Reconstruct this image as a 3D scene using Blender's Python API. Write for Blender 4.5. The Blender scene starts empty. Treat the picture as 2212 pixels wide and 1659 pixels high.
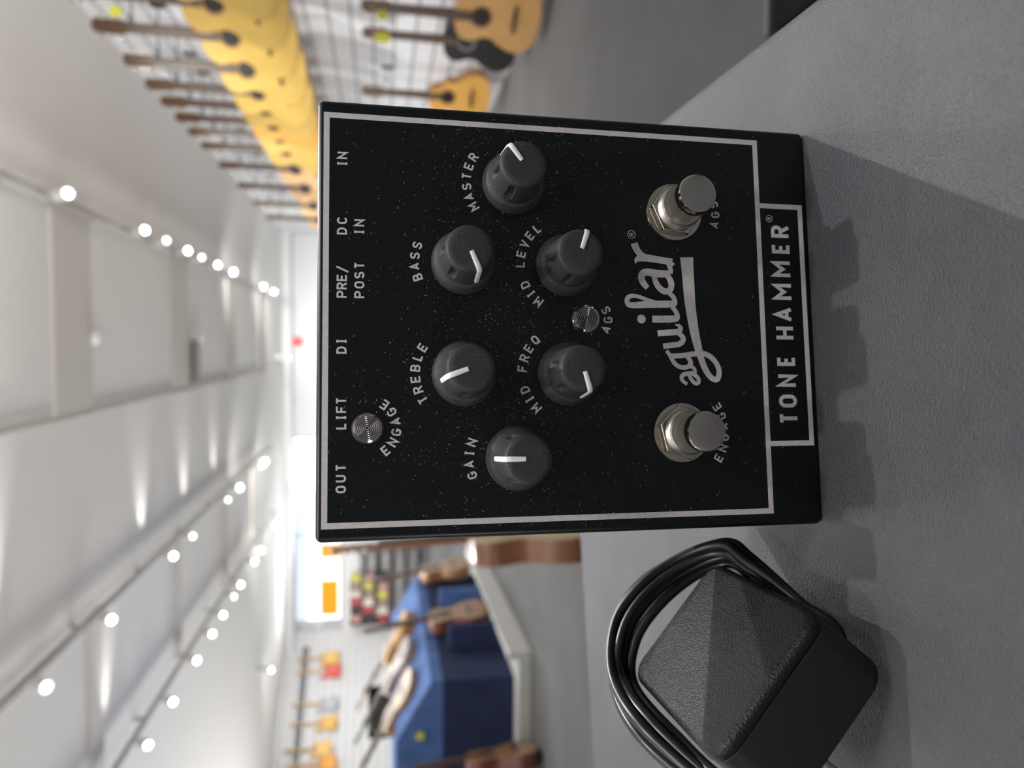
import bpy, bmesh, math, random
from mathutils import Vector, Matrix
from math import pi, sin, cos, radians as RAD

S = bpy.context.scene
COL = S.collection

# ------------------------------------------------------------------ camera
FPX, IW, IH = 1545.0, 2212.0, 1659.0
CZ = 1.0231                                   # lens height above the shop floor
# columns: picture-upright right / up / towards the photographer, in room axes
AX = Vector((0.998381, 0.056882, 0.0))
AY = Vector((-0.010284, 0.180497, 0.983522))
AZ = Vector((0.055945, -0.981929, 0.180790))
cam = bpy.data.cameras.new('camera')
camo = bpy.data.objects.new('camera', cam)
COL.objects.link(camo)
# the phone was held upright but the picture is stored on its side
camo.matrix_world = Matrix(((-AY.x, AX.x, AZ.x, 0.0), (-AY.y, AX.y, AZ.y, 0.0), (-AY.z, AX.z, AZ.z, CZ), (0, 0, 0, 1)))
cam.sensor_width = 36.0
cam.lens = 36.0 * FPX / IW
cam.clip_start = 0.01
cam.clip_end = 100
cam.dof.use_dof = True
cam.dof.focus_distance = 0.160
cam.dof.aperture_fstop = 13.5
S.camera = camo

# ------------------------------------------------------------------ light
S.view_settings.view_transform = 'Standard'
S.view_settings.look = 'None'
S.view_settings.gamma = 1.0
S.view_settings.exposure = 0.14
W = bpy.data.worlds.new('World')
S.world = W
W.use_nodes = True
W.node_tree.nodes['Background'].inputs[0].default_value = (0.93, 0.96, 1.0, 1)
W.node_tree.nodes['Background'].inputs[1].default_value = 0.13

def light(kind, loc, target, power, color=(1, 0.98, 0.95), size=0.03, angle=100, blend=0.6, name='spot_light'):
    l = bpy.data.lights.new(name, kind)
    l.energy = power
    l.color = color
    if kind == 'SPOT':
        l.spot_size = RAD(angle); l.spot_blend = blend; l.shadow_soft_size = size
    elif kind == 'AREA':
        l.shape = 'RECTANGLE'; l.size, l.size_y = size
    else:
        l.shadow_soft_size = size
    o = bpy.data.objects.new(name, l)
    COL.objects.link(o)
    o.location = loc
    o.rotation_euler = (Vector(target) - Vector(loc)).to_track_quat('-Z', 'Y').to_euler()
    return o

# track lights straight above the counter, out of the picture
light('SPOT', (0.49, 0.345, 2.80), (0.05, 0.15, 0.92), 60, size=0.012, angle=70, name='key_spot')
light('SPOT', (0.82, 1.72, 2.80), (0.05, 0.12, 0.92), 165, size=0.009, angle=60, name='side_spot')
light('SPOT', (-0.10, -0.55, 2.80), (0.0, 0.15, 0.95), 36, size=0.05, angle=60, name='front_spot')
light('SPOT', (0.82, -0.45, 2.80), (0.0, 0.15, 0.95), 36, size=0.05, angle=60, name='front_spot')
light('SPOT', (0.82, 3.10, 2.80), (-0.02, 0.15, 0.92), 45, size=0.02, angle=50, name='back_spot')
# daylight from the shop window at the far end
light('AREA', (-4.0, 15.6, 2.35), (-0.5, 4, 1.0), 70, color=(0.9, 0.96, 1.0), size=(4.2, 1.0), name='window_daylight')

# unseen area lights added to brighten the ceiling, behind left and far left
l = light('AREA', (-2.5, -1.3, 0.6), (-1.2, 0.7, 3.0), 75, color=(1.0, 0.99, 0.97), size=(3.0, 1.2), name='front_daylight'); l.data.spread = RAD(95)
l = light('AREA', (-9.8, 7.0, 1.0), (-7.6, 7.3, 3.0), 430, color=(1.0, 0.99, 0.97), size=(8.0, 1.8), name='side_daylight'); l.data.spread = RAD(110)

# ------------------------------------------------------------------ helpers
def ray(x, y):
    """direction through photo pixel x, y"""
    u, v = 1659.0 - y - 829.5, -(x - 1106.0)
    return AX * u + AY * v - AZ * FPX
def at(x, y, Y):
    d = ray(x, y); p = d * (Y / d.y); return Vector((p.x, p.y, p.z + CZ))
def atz(x, y, z):
    d = ray(x, y); p = d * ((z - CZ) / d.z); return Vector((p.x, p.y, p.z + CZ))

MATS = {}
def mat(name, col, rough=0.5, metal=0.0, bump=None, vary=None, emit=None, spec=0.5, coat=0.0, trans=0.0, bdist=0.001):
    if name in MATS: return MATS[name]
    m = bpy.data.materials.new(name); m.use_nodes = True
    nt = m.node_tree; b = nt.nodes['Principled BSDF']
    b.inputs['Base Color'].default_value = (*col, 1)
    b.inputs['Roughness'].default_value = rough
    b.inputs['Metallic'].default_value = metal
    b.inputs['Specular IOR Level'].default_value = spec
    b.inputs['Coat Weight'].default_value = coat
    b.inputs['Coat Roughness'].default_value = 0.08
    b.inputs['Transmission Weight'].default_value = trans
    tc = nt.nodes.new('ShaderNodeTexCoord')
    if vary:
        sc, amt = vary
        n = nt.nodes.new('ShaderNodeTexNoise'); n.inputs['Scale'].default_value = sc; n.inputs['Detail'].default_value = 6
        nt.links.new(tc.outputs['Object'], n.inputs['Vector'])
        r = nt.nodes.new('ShaderNodeMapRange')
        r.inputs[1].default_value = 0.3; r.inputs[2].default_value = 0.7
        r.inputs[3].default_value = 1 - amt; r.inputs[4].default_value = 1 + amt
        nt.links.new(n.outputs[0], r.inputs[0])
        mx = nt.nodes.new('ShaderNodeMix'); mx.data_type = 'RGBA'; mx.blend_type = 'MULTIPLY'; mx.inputs[0].default_value = 1
        mx.inputs[6].default_value = (*col, 1)
        nt.links.new(r.outputs[0], mx.inputs[7]); nt.links.new(mx.outputs[2], b.inputs['Base Color'])
    if bump:
        sc, st = bump
        n = nt.nodes.new('ShaderNodeTexNoise'); n.inputs['Scale'].default_value = sc; n.inputs['Detail'].default_value = 2
        nt.links.new(tc.outputs['Object'], n.inputs['Vector'])
        bp = nt.nodes.new('ShaderNodeBump'); bp.inputs['Strength'].default_value = st; bp.inputs['Distance'].default_value = bdist
        nt.links.new(n.outputs[0], bp.inputs['Height']); nt.links.new(bp.outputs[0], b.inputs['Normal'])
    if emit:
        b.inputs['Emission Color'].default_value = (*emit[0], 1); b.inputs['Emission Strength'].default_value = emit[1]
    MATS[name] = m
    return m

def obj(name, bm, m, parent=None, smooth=True, ang=35):
    me = bpy.data.meshes.new(name)
    bmesh.ops.recalc_face_normals(bm, faces=bm.faces)
    bm.to_mesh(me); bm.free()
    for mm in (m if isinstance(m, (list, tuple)) else [m]): me.materials.append(mm)
    if smooth:
        me.polygons.foreach_set('use_smooth', [True] * len(me.polygons))
        me.set_sharp_from_angle(angle=RAD(ang))
        for p in me.polygons:                     # flat caps stay flat
            if p.loop_total > 6 or p.area > .002: p.use_smooth = False
    o = bpy.data.objects.new(name, me); COL.objects.link(o)
    if parent: o.parent = parent
    return o
def tag(o, label, cat, group=None):
    o['label'] = label; o['category'] = cat
    if group: o['group'] = group
    return o
def struct(o):
    o['kind'] = 'structure'; return o
def thing(name, label, cat, loc=(0, 0, 0), rotz=0, group=None):
    o = bpy.data.objects.new(name, None); COL.objects.link(o)
    o.empty_display_size = 0.05
    o.location = loc; o.rotation_euler = (0, 0, rotz)
    return tag(o, label, cat, group)
def copy_tree(o, parent=None):
    c = o.copy(); COL.objects.link(c)
    if parent: c.parent = parent
    for ch in list(o.children): copy_tree(ch, c)
    return c

def box(bm, lo, hi, bev=0.0, seg=2):
    r = bmesh.ops.create_cube(bm, size=1)
    lo, hi = Vector(lo), Vector(hi)
    for v in r['verts']:
        v.co = Vector((lo.x + (v.co.x + .5) * (hi.x - lo.x), lo.y + (v.co.y + .5) * (hi.y - lo.y), lo.z + (v.co.z + .5) * (hi.z - lo.z)))
    if bev:
        es = list({e for v in r['verts'] for e in v.link_edges})
        bmesh.ops.bevel(bm, geom=es, offset=bev, segments=seg, affect='EDGES', profile=0.5)
    return bm
def lathe(bm, prof, seg=48, mtx=None, rmod=None):
    """prof = [(radius, height)...] turned about +Z; closed at both ends"""
    rings = []
    for r, z in prof:
        ring = []
        for k in range(seg):
            a = 2 * pi * k / seg
            rr = r * (rmod(a, r, z) if rmod else 1)
            p = Vector((rr * cos(a), rr * sin(a), z))
            ring.append(bm.verts.new(mtx @ p if mtx else p))
        rings.append(ring)
    for a, b in zip(rings, rings[1:]):
        for k in range(seg):
            bm.faces.new((a[k], a[(k + 1) % seg], b[(k + 1) % seg], b[k]))
    bm.faces.new(rings[0][::-1]); bm.faces.new(rings[-1])
    return bm
def tube(bm, pts, r, seg=8, closed=False):
    pts = [Vector(p) for p in pts]; n = len(pts); rings = []
    t0 = (pts[1] - pts[0]).normalized()
    up = Vector((0, 0, 1)) if abs(t0.z) < .9 else Vector((1, 0, 0))
    nrm = (up - t0 * up.dot(t0)).normalized()
    for i in range(n):
        a = pts[(i - 1) % n] if (closed or i > 0) else pts[i]
        b = pts[(i + 1) % n] if (closed or i < n - 1) else pts[i]
        t = (b - a).normalized()
        nrm = (nrm - t * nrm.dot(t)).normalized(); bi = t.cross(nrm)
        rr = r[i] if isinstance(r, (list, tuple)) else r
        rings.append([bm.verts.new(pts[i] + (nrm * cos(2 * pi * k / seg) + bi * sin(2 * pi * k / seg)) * rr) for k in range(seg)])
    m = n if closed else n - 1
    for i in range(m):
        a, b = rings[i], rings[(i + 1) % n]
        for k in range(seg):
            bm.faces.new((a[k], a[(k + 1) % seg], b[(k + 1) % seg], b[k]))
    if not closed:
        bm.faces.new(rings[0][::-1]); bm.faces.new(rings[-1])
    return bm
def smooth_path(P, sub=6, closed=False):
    """Catmull-Rom through tuples of any length"""
    n = len(P); out = []
    for i in range(n if closed else n - 1):
        g = lambda k: P[k % n] if closed else P[max(0, min(n - 1, k))]
        p0, p1, p2, p3 = g(i - 1), g(i), g(i + 1), g(i + 2)
        for s in range(sub):
            t = s / sub
            out.append(tuple(0.5 * (2 * b + (c - a) * t + (2 * a - 5 * b + 4 * c - d) * t * t + (3 * b - a - 3 * c + d) * t ** 3) for a, b, c, d in zip(p0, p1, p2, p3)))
    if not closed: out.append(tuple(P[-1]))
    return out
def prism(bm, outline, lo, hi, plane='xz', bev=0.0):
    """extrude a 2-D outline between lo and hi along the missing axis"""
    def V(p, h): return Vector((p[0], h, p[1])) if plane == 'xz' else Vector((p[0], p[1], h))
    a = [bm.verts.new(V(p, lo)) for p in outline]; b = [bm.verts.new(V(p, hi)) for p in outline]
    n = len(a); fs = [bm.faces.new(a[::-1]), bm.faces.new(b)]
    for k in range(n): fs.append(bm.faces.new((a[k], a[(k + 1) % n], b[(k + 1) % n], b[k])))
    if bev:
        es = list(set(fs[0].edges) | set(fs[1].edges))
        bmesh.ops.bevel(bm, geom=es, offset=bev, segments=3, affect='EDGES', profile=0.5)
    return bm

# ------------------------------------------------------------------ materials
def counter_material():
    m = bpy.data.materials.new('grey_textured_vinyl'); m.use_nodes = True
    nt = m.node_tree; b = nt.nodes['Principled BSDF']
    tc = nt.nodes.new('ShaderNodeTexCoord')
    n1 = nt.nodes.new('ShaderNodeTexNoise'); n1.inputs['Scale'].default_value = 1500; n1.inputs['Detail'].default_value = 3; n1.inputs['Roughness'].default_value = 0.6
    n2 = nt.nodes.new('ShaderNodeTexNoise'); n2.inputs['Scale'].default_value = 28; n2.inputs['Detail'].default_value = 8; n2.inputs['Roughness'].default_value = 0.65
    nt.links.new(tc.outputs['Object'], n1.inputs['Vector']); nt.links.new(tc.outputs['Object'], n2.inputs['Vector'])
    cr = nt.nodes.new('ShaderNodeValToRGB')
    cr.color_ramp.elements[0].position = 0.3; cr.color_ramp.elements[0].color = (0.046, 0.048, 0.057, 1)
    cr.color_ramp.elements[1].position = 0.75; cr.color_ramp.elements[1].color = (0.076, 0.078, 0.087, 1)
    nt.links.new(n2.outputs[0], cr.inputs[0]); nt.links.new(cr.outputs[0], b.inputs['Base Color'])
    bp = nt.nodes.new('ShaderNodeBump'); bp.inputs['Strength'].default_value = 1.0; bp.inputs['Distance'].default_value = 0.0006
    nt.links.new(n1.outputs[0], bp.inputs['Height']); nt.links.new(bp.outputs[0], b.inputs['Normal'])
    b.inputs['Roughness'].default_value = 0.46; b.inputs['Specular IOR Level'].default_value = 0.45
    return m
M_COUNTER = counter_material()
M_WALL = mat('white_wall_paint', (0.72, 0.73, 0.75), 0.75)
M_CEIL = mat('ceiling_paint', (0.86, 0.845, 0.815), 0.85)
M_CEIL2 = mat('ceiling_paint_warm', (0.70, 0.665, 0.62), 0.85)
M_FLOOR = mat('grey_carpet', (0.115, 0.115, 0.117), 0.9, vary=(2.0, 0.12), bump=(300, 0.3))
M_TRIM = mat('pale_trim', (0.55, 0.54, 0.53), 0.5)
M_BLACK = mat('black_enamel', (0.0035, 0.0045, 0.006), 0.33, bump=(2500, 0.08), bdist=0.0002, spec=0.4)
M_PRINT = mat('silver_grey_print', (0.66, 0.62, 0.605), 0.5, vary=(900, 0.08))
M_KNOB = mat('black_rubber', (0.028, 0.029, 0.033), 0.62, bump=(1200, 0.15), bdist=0.0002)
def speckle(m, base, dustc, sc=900):
    nt = m.node_tree; b = nt.nodes['Principled BSDF']
    tc = nt.nodes.new('ShaderNodeTexCoord'); n = nt.nodes.new('ShaderNodeTexNoise'); n2 = nt.nodes.new('ShaderNodeTexNoise')
    n.inputs['Scale'].default_value = sc; n.inputs['Detail'].default_value = 3; n2.inputs['Scale'].default_value = 180; n2.inputs['Detail'].default_value = 4
    nt.links.new(tc.outputs['Object'], n.inputs['Vector']); nt.links.new(tc.outputs['Object'], n2.inputs['Vector'])
    ad = nt.nodes.new('ShaderNodeMath'); ad.operation = 'MULTIPLY_ADD'; ad.inputs[1].default_value = 0.45
    nt.links.new(n2.outputs[0], ad.inputs[0]); nt.links.new(n.outputs[0], ad.inputs[2])
    cr = nt.nodes.new('ShaderNodeValToRGB')
    cr.color_ramp.elements[0].position = 0.78; cr.color_ramp.elements[0].color = (*base, 1)
    cr.color_ramp.elements[1].position = 0.96; cr.color_ramp.elements[1].color = (*dustc, 1)
    nt.links.new(ad.outputs[0], cr.inputs[0]); nt.links.new(cr.outputs[0], b.inputs['Base Color'])
speckle(M_KNOB, (0.031, 0.032, 0.036), (0.085, 0.078, 0.082), 2600)
M_POINTER = mat('white_plastic', (0.95, 0.95, 0.95), 0.4)
M_NICKEL = mat('nickel', (0.66, 0.60, 0.50), 0.16, 1.0)
M_NICKEL2 = mat('brushed_nickel', (0.50, 0.47, 0.43), 0.36, 1.0, bump=(3000, 0.1), bdist=0.0002)
M_LENS = mat('clear_ridged_plastic', (0.62, 0.58, 0.58), 0.07, 1.0)
M_LENS2 = mat('clear_bezel_plastic', (0.10, 0.10, 0.105), 0.08, 0.2, coat=1.0)
M_ADAPT = mat('black_textured_plastic', (0.008, 0.008, 0.009), 0.34, bump=(2300, 0.9), bdist=0.00025, spec=0.26)
M_ADAPT2 = mat('black_matt_plastic', (0.013, 0.012, 0.0125), 0.5, bump=(1300, 0.25), bdist=0.0004)
M_CORD = mat('black_cord_rubber', (0.010, 0.010, 0.011), 0.33)
M_BRASS = mat('prong_metal', (0.62, 0.55, 0.42), 0.25, 1.0)
M_DUST = mat('dust', (0.55, 0.57, 0.58), 0.9)
M_WHITE = mat('white_lamp_body', (0.75, 0.74, 0.73), 0.4)
M_GLOW = mat('lamp_lens', (1, 1, 1), 0.3, emit=((1.0, 0.95, 0.86), 60))
M_TRACK = mat('track_rail', (0.42, 0.41, 0.39), 0.5)

def slat_material():
    m = bpy.data.materials.new('white_slatwall'); m.use_nodes = True
    nt = m.node_tree; b = nt.nodes['Principled BSDF']; b.inputs['Roughness'].default_value = 0.6
    tc = nt.nodes.new('ShaderNodeTexCoord'); sp = nt.nodes.new('ShaderNodeSeparateXYZ')
    nt.links.new(tc.outputs['Object'], sp.inputs[0])
    mo = nt.nodes.new('ShaderNodeMath'); mo.operation = 'FRACT'
    mu = nt.nodes.new('ShaderNodeMath'); mu.operation = 'MULTIPLY'; mu.inputs[1].default_value = 1 / 0.152
    nt.links.new(sp.outputs['Z'], mu.inputs[0]); nt.links.new(mu.outputs[0], mo.inputs[0])
    cr = nt.nodes.new('ShaderNodeValToRGB'); cr.color_ramp.interpolation = 'CONSTANT'
    cr.color_ramp.elements[0].color = (0.30, 0.31, 0.32, 1)
    cr.color_ramp.elements[1].position = 0.13; cr.color_ramp.elements[1].color = (0.72, 0.73, 0.75, 1)
    nt.links.new(mo.outputs[0], cr.inputs[0]); nt.links.new(cr.outputs[0], b.inputs['Base Color'])
    return m
M_SLAT = slat_material()

# ------------------------------------------------------------------ the room
XR, XL, YB, YF, ZC = 2.24, -11.4, 15.8, -1.6, 3.0
def slab(name, lo, hi, m, bev=0):
    return struct(obj(name, box(bmesh.new(), lo, hi, bev), m, smooth=False))
slab('floor', (XL - .1, YF, -0.1), (XR + .1, YB + .1, 0), M_FLOOR)
slab('ceiling', (XL - .1, YF, ZC), (XR + .1, YB + .1, ZC + 0.1), M_CEIL)
slab('wall_right', (XR, YF, 0), (XR + .1, YB, ZC), M_SLAT)
# the left wall runs in at an angle to the far corner
LW0, LWD = Vector((-6.35, 15.7, 0)), Vector((-0.55, -0.835, 0)).normalized()
LWN = Vector((-LWD.y, LWD.x, 0))
bm = bmesh.new(); box(bm, (-.4, -.1, 0), (9.0, 0, ZC))
wl = slab('wall_left', (0, 0, 0), (1, 1, 1), M_SLAT); wl.data.clear_geometry(); bm.to_mesh(wl.data); bm.free()
wl.matrix_world = Matrix(((LWD.x, LWN.x, 0, LW0.x), (LWD.y, LWN.y, 0, LW0.y), (0, 0, 1, 0), (0, 0, 0, 1)))
def on_left(px, py, off=0.0):
    d = ray(px, py); q = LW0 + LWN * off
    k = q.dot(LWN) / (d.x * LWN.x + d.y * LWN.y); p = d * k
    return Vector((p.x, p.y, p.z + CZ))
slab('baseboard_right', (XR - 0.03, YF, 0), (XR, YB, 0.13), M_TRIM)
# back wall with the window opening
WX0, WX1, WZ0, WZ1 = -6.32, -2.02, 1.83, 2.88
bm = bmesh.new()
box(bm, (XL, YB, 0), (WX0, YB + .1, ZC)); box(bm, (WX1, YB, 0), (XR, YB + .1, ZC))
box(bm, (WX0, YB, 0), (WX1, YB + .1, WZ0)); box(bm, (WX0, YB, WZ1), (WX1, YB + .1, ZC))
struct(obj('wall_back', bm, M_WALL, smooth=False))
bm = bmesh.new(); w = 0.06
box(bm, (WX0, YB - .02, WZ0), (WX0 + w, YB + .08, WZ1)); box(bm, (WX1 - w, YB - .02, WZ0), (WX1, YB + .08, WZ1))
box(bm, (WX0 + w, YB - .02, WZ0), (WX1 - w, YB + .08, WZ0 + w)); box(bm, (WX0 + w, YB - .02, WZ1 - w), (WX1 - w, YB + .08, WZ1))
box(bm, (-4.2, YB, WZ0 + w), (-4.15, YB + .06, WZ1 - w))
win = struct(obj('window_1', bm, M_TRIM, smooth=False))
obj('pane', box(bmesh.new(), (WX0 + w, YB + .03, WZ0 + w), (WX1 - w, YB + .04, WZ1 - w)),
    mat('window_glass', (1, 1, 1), 0.02, trans=1.0), win, smooth=False)
# glowing panels for the bright street beyond the glass: pale sky, white glare below
day = obj('trim_1', box(bmesh.new(), (WX0 - .6, YB + .8, 2.67), (WX1 + .6, YB + .84, 3.4)), mat('street_sky', (.6, .7, .8), .8, emit=((0.60, 0.74, 0.90), 0.95)), smooth=False); struct(day)
day = obj('trim_2', box(bmesh.new(), (WX0 - .6, YB + .8, 1.2), (WX1 + .6, YB + .84, 2.67)), mat('street_glare', (.9, .9, .9), .8, emit=((1.0, 1.0, 0.98), 1.9)), smooth=False); struct(day)

# ceiling bands that cross the room, and the long bulkhead line
n = 3
for y0, y1 in ((2.3, 2.9), (4.8, 5.38), (7.33, 7.93), (9.85, 10.4), (12.3, 12.9)):
    slab('trim_%d' % n, (-0.5, y0, ZC - 0.022), (0.82, y1, ZC), M_CEIL2, 0.004); n += 1
for y0 in (2.8, 5.2, 7.25, 9.4, 11.5):
    slab('trim_%d' % n, (-3.1, y0, ZC - 0.03), (-1.86, y0 + 0.22, ZC), M_CEIL2, 0.004); n += 1
slab('trim_%d' % n, (-1.86, YF, ZC - 0.03), (-0.5, YB, ZC), M_CEIL, 0.004); n += 1
slab('trim_%d' % n, (XL, YB - 0.5, ZC - 0.16), (XR, YB, ZC), M_WALL, 0.004); n += 1

# ------------------------------------------------------------------ track lighting
ZT = 2.80
def rail(x, y0, y1, label):
    o = obj('light_track', box(bmesh.new(), (x - .018, y0, ZC - 0.115), (x + .018, y1, ZC - 0.08)), M_TRACK, smooth=False)
    tag(o, label, 'light track')
    k = y0 + .3
    while k < y1:
        obj('hanger', box(bmesh.new(), (x - .008, k, ZC - 0.08), (x + .008, k + .03, ZC - 0.001)), M_TRACK, o, smooth=False); k += 1.2
rail(-1.84, 1.0, 13.0, 'grey light track running down the middle of the ceiling')
rail(0.825, -0.9, 13.2, 'grey light track along the ceiling nearest the wall of acoustic guitars')
rail(-3.08, 1.0, 13.4, 'grey light track on the ceiling furthest from the wall of acoustic guitars')

def lamp_proto():
    t = thing('track_spotlight', 'x', 'spotlight')
    d = Vector((0.0, -0.62, -0.78)).normalized()
    q = Vector((0, 0, 1)).rotation_difference(d).to_matrix().to_4x4()
    obj('lamp_body', lathe(bmesh.new(), [(.020, -.075), (.034, -.06), (.036, 0.03), (.036, .045), (.022, .0464)], 20, q), M_WHITE, t)
    obj('lens', lathe(bmesh.new(), [(.021, .0465), (.020, .050), (.014, .054), (.006, .056)], 20, q), M_GLOW, t)
    bm = bmesh.new(); tube(bm, [(0, 0.015, -0.01), (0, 0.03, .055), (0, 0.03, .085)], .009, 8)
    obj('stem', bm, M_WHITE, t)
    return t
lamp0 = lamp_proto(); first = [True]
ORD = ['nearest', 'second nearest', 'third nearest', 'fourth nearest', 'fifth nearest', 'sixth nearest', 'seventh nearest', 'eighth nearest', 'ninth nearest', 'farthest']
M_GLOW2 = mat('lamp_lens_dim', (1, 1, 1), 0.3, emit=((1.0, 0.95, 0.84), 7))
DIM = {'spotlights on the middle track': (3, 4, 6), 'spotlights on the track by the acoustic guitars': (2, 4, 7), 'spotlights on the far track': (5, 7, 8, 9)}
def place_lamps(spots, x, where, group, power):
    for i, y in enumerate(spots):
        o = lamp0 if first[0] else copy_tree(lamp0)
        first[0] = False
        o.location = (x, y - 0.03, ZT)
        if i in DIM[group]:                       # a few heads are turned away and show a weaker lens
            for ch in o.children:
                if ch.name.startswith('lens'):
                    ch.data = ch.data.copy(); ch.data.materials[0] = M_GLOW2
        nm = 'farthest' if i == len(spots) - 1 else ORD[i]
        o['label'] = 'lit white spotlight, %s of those on the track %s' % (nm, where); o['category'] = 'spotlight'; o['group'] = group
        light('SPOT', (x, y - 0.10, ZT - 0.08), (x + random.uniform(-.9, .9), y + (2.6 if i >= len(spots) - 3 else -.9 if i % 2 else 1.2), 1.6 if i >= len(spots) - 3 else 0.8), power * (1.4 if i >= len(spots) - 3 else 1), size=.04, angle=118, blend=1.0, name='track_lamp_light')
random.seed(5)
place_lamps((4.13, 5.07, 6.50, 7.14, 8.73, 9.42, 11.10, 11.44), -1.84, 'down the middle of the ceiling', 'spotlights on the middle track', 75)
place_lamps((4.55, 5.90, 6.45, 7.12, 7.64, 8.35, 9.16, 11.37, 12.49), 0.825, 'nearest the acoustic guitars', 'spotlights on the track by the acoustic guitars', 105)
place_lamps((5.75, 6.42, 7.23, 7.87, 8.40, 9.0, 9.43, 10.40, 10.95, 12.44), -3.08, 'farthest from the acoustic guitars', 'spotlights on the far track', 75)
for (x, y), lab in (((-5.31, 11.84), 'lone lit white spotlight on the ceiling near the electric guitars'), ((-0.30, 14.27), 'lone lit white spotlight at the end of the room above the pedal')):
    o = copy_tree(lamp0); o.location = (x, y, ZT); tag(o, lab, 'spotlight')
    if 'group' in o: del o['group']
    light('SPOT', (x, y + .1, ZT - 0.08), (x - (1.0 if x < -2 else -.5), y + 1.6, 1.4), 230 if x < -2 else 35, size=.04, angle=130, blend=1.0, name='track_lamp_light')
    obj('ceiling_mount', lathe(bmesh.new(), [(.05, .085), (.05, .17), (.03, .1999)], 20), M_WHITE, o)
# spill of light thrown up across the ceiling boards by some heads
for x, y, w in ((-1.72, 3.9, 60), (-1.75, 6.3, 18), (-1.75, 7.6, 18), (-1.72, 8.9, 18), (-2.95, 5.5, 26), (0.95, 3.6, 70)):
    light('SPOT', (x, y, ZC - 0.17), (x + 0.75, y, ZC), w, size=.02, angle=46, blend=1.0, name='spill_light')

light('SPOT', (1.0, 2.4, 2.25), (1.3, 3.4, 3.0), 48, size=.05, angle=150, blend=1.0, name='spill_light')  # added uplight without a fixture, brightens the nearest part of the ceiling

# ceiling vent, detector and alarm
p = atz(410, 780, ZC)
t = tag(obj('ceiling_vent', box(bmesh.new(), (p.x - .22, p.y - .10, ZC - .075), (p.x + .22, p.y + .10, ZC - .031), .004), mat('vent_grey', (.20, .20, .18), .6), smooth=False), 'dark slotted ceiling vent between two light tracks', 'vent')
t.location.z = 0
for k in range(6): obj('louvre', box(bmesh.new(), (p.x - .2, p.y - .085 + k * .03, ZC - .085), (p.x + .2, p.y - .078 + k * .03, ZC - .0751)), mat('vent_grey_light', (.45, .44, .40), .6), t, smooth=False)
for (px, py), lab in (((192, 727), 'small round white detector on the ceiling, the closer of two'), ((425, 728), 'small round white detector beside the dark ceiling vent')):
    p = atz(px, py, ZC)
    t = thing('smoke_detector', lab, 'smoke detector', (p.x, p.y, ZC - 0.05))
    obj('base', lathe(bmesh.new(), [(.055, .004), (.06, .01), (.06, .0195)], 24), M_WHITE, t)
    obj('cover', lathe(bmesh.new(), [(.02, -.02), (.045, -.012), (.052, .0035)], 24), M_POINTER, t)
p = at(643, 738, 15.78)
t = thing('alarm_light', 'small red alarm light high on the back wall above the pedal', 'alarm light', (p.x, 15.79, p.z))
obj('housing', box(bmesh.new(), (-.09, -.03, -.1), (.09, .008, .1), .01), mat('red_plastic', (.55, .03, .04), .3), t)
obj('lamp_cover', box(bmesh.new(), (-.06, -.06, -.03), (.06, -.0301, .06), .008), mat('red_lamp', (.8, .05, .06), .2, emit=((1, .1, .12), 1.2)), t)

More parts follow.
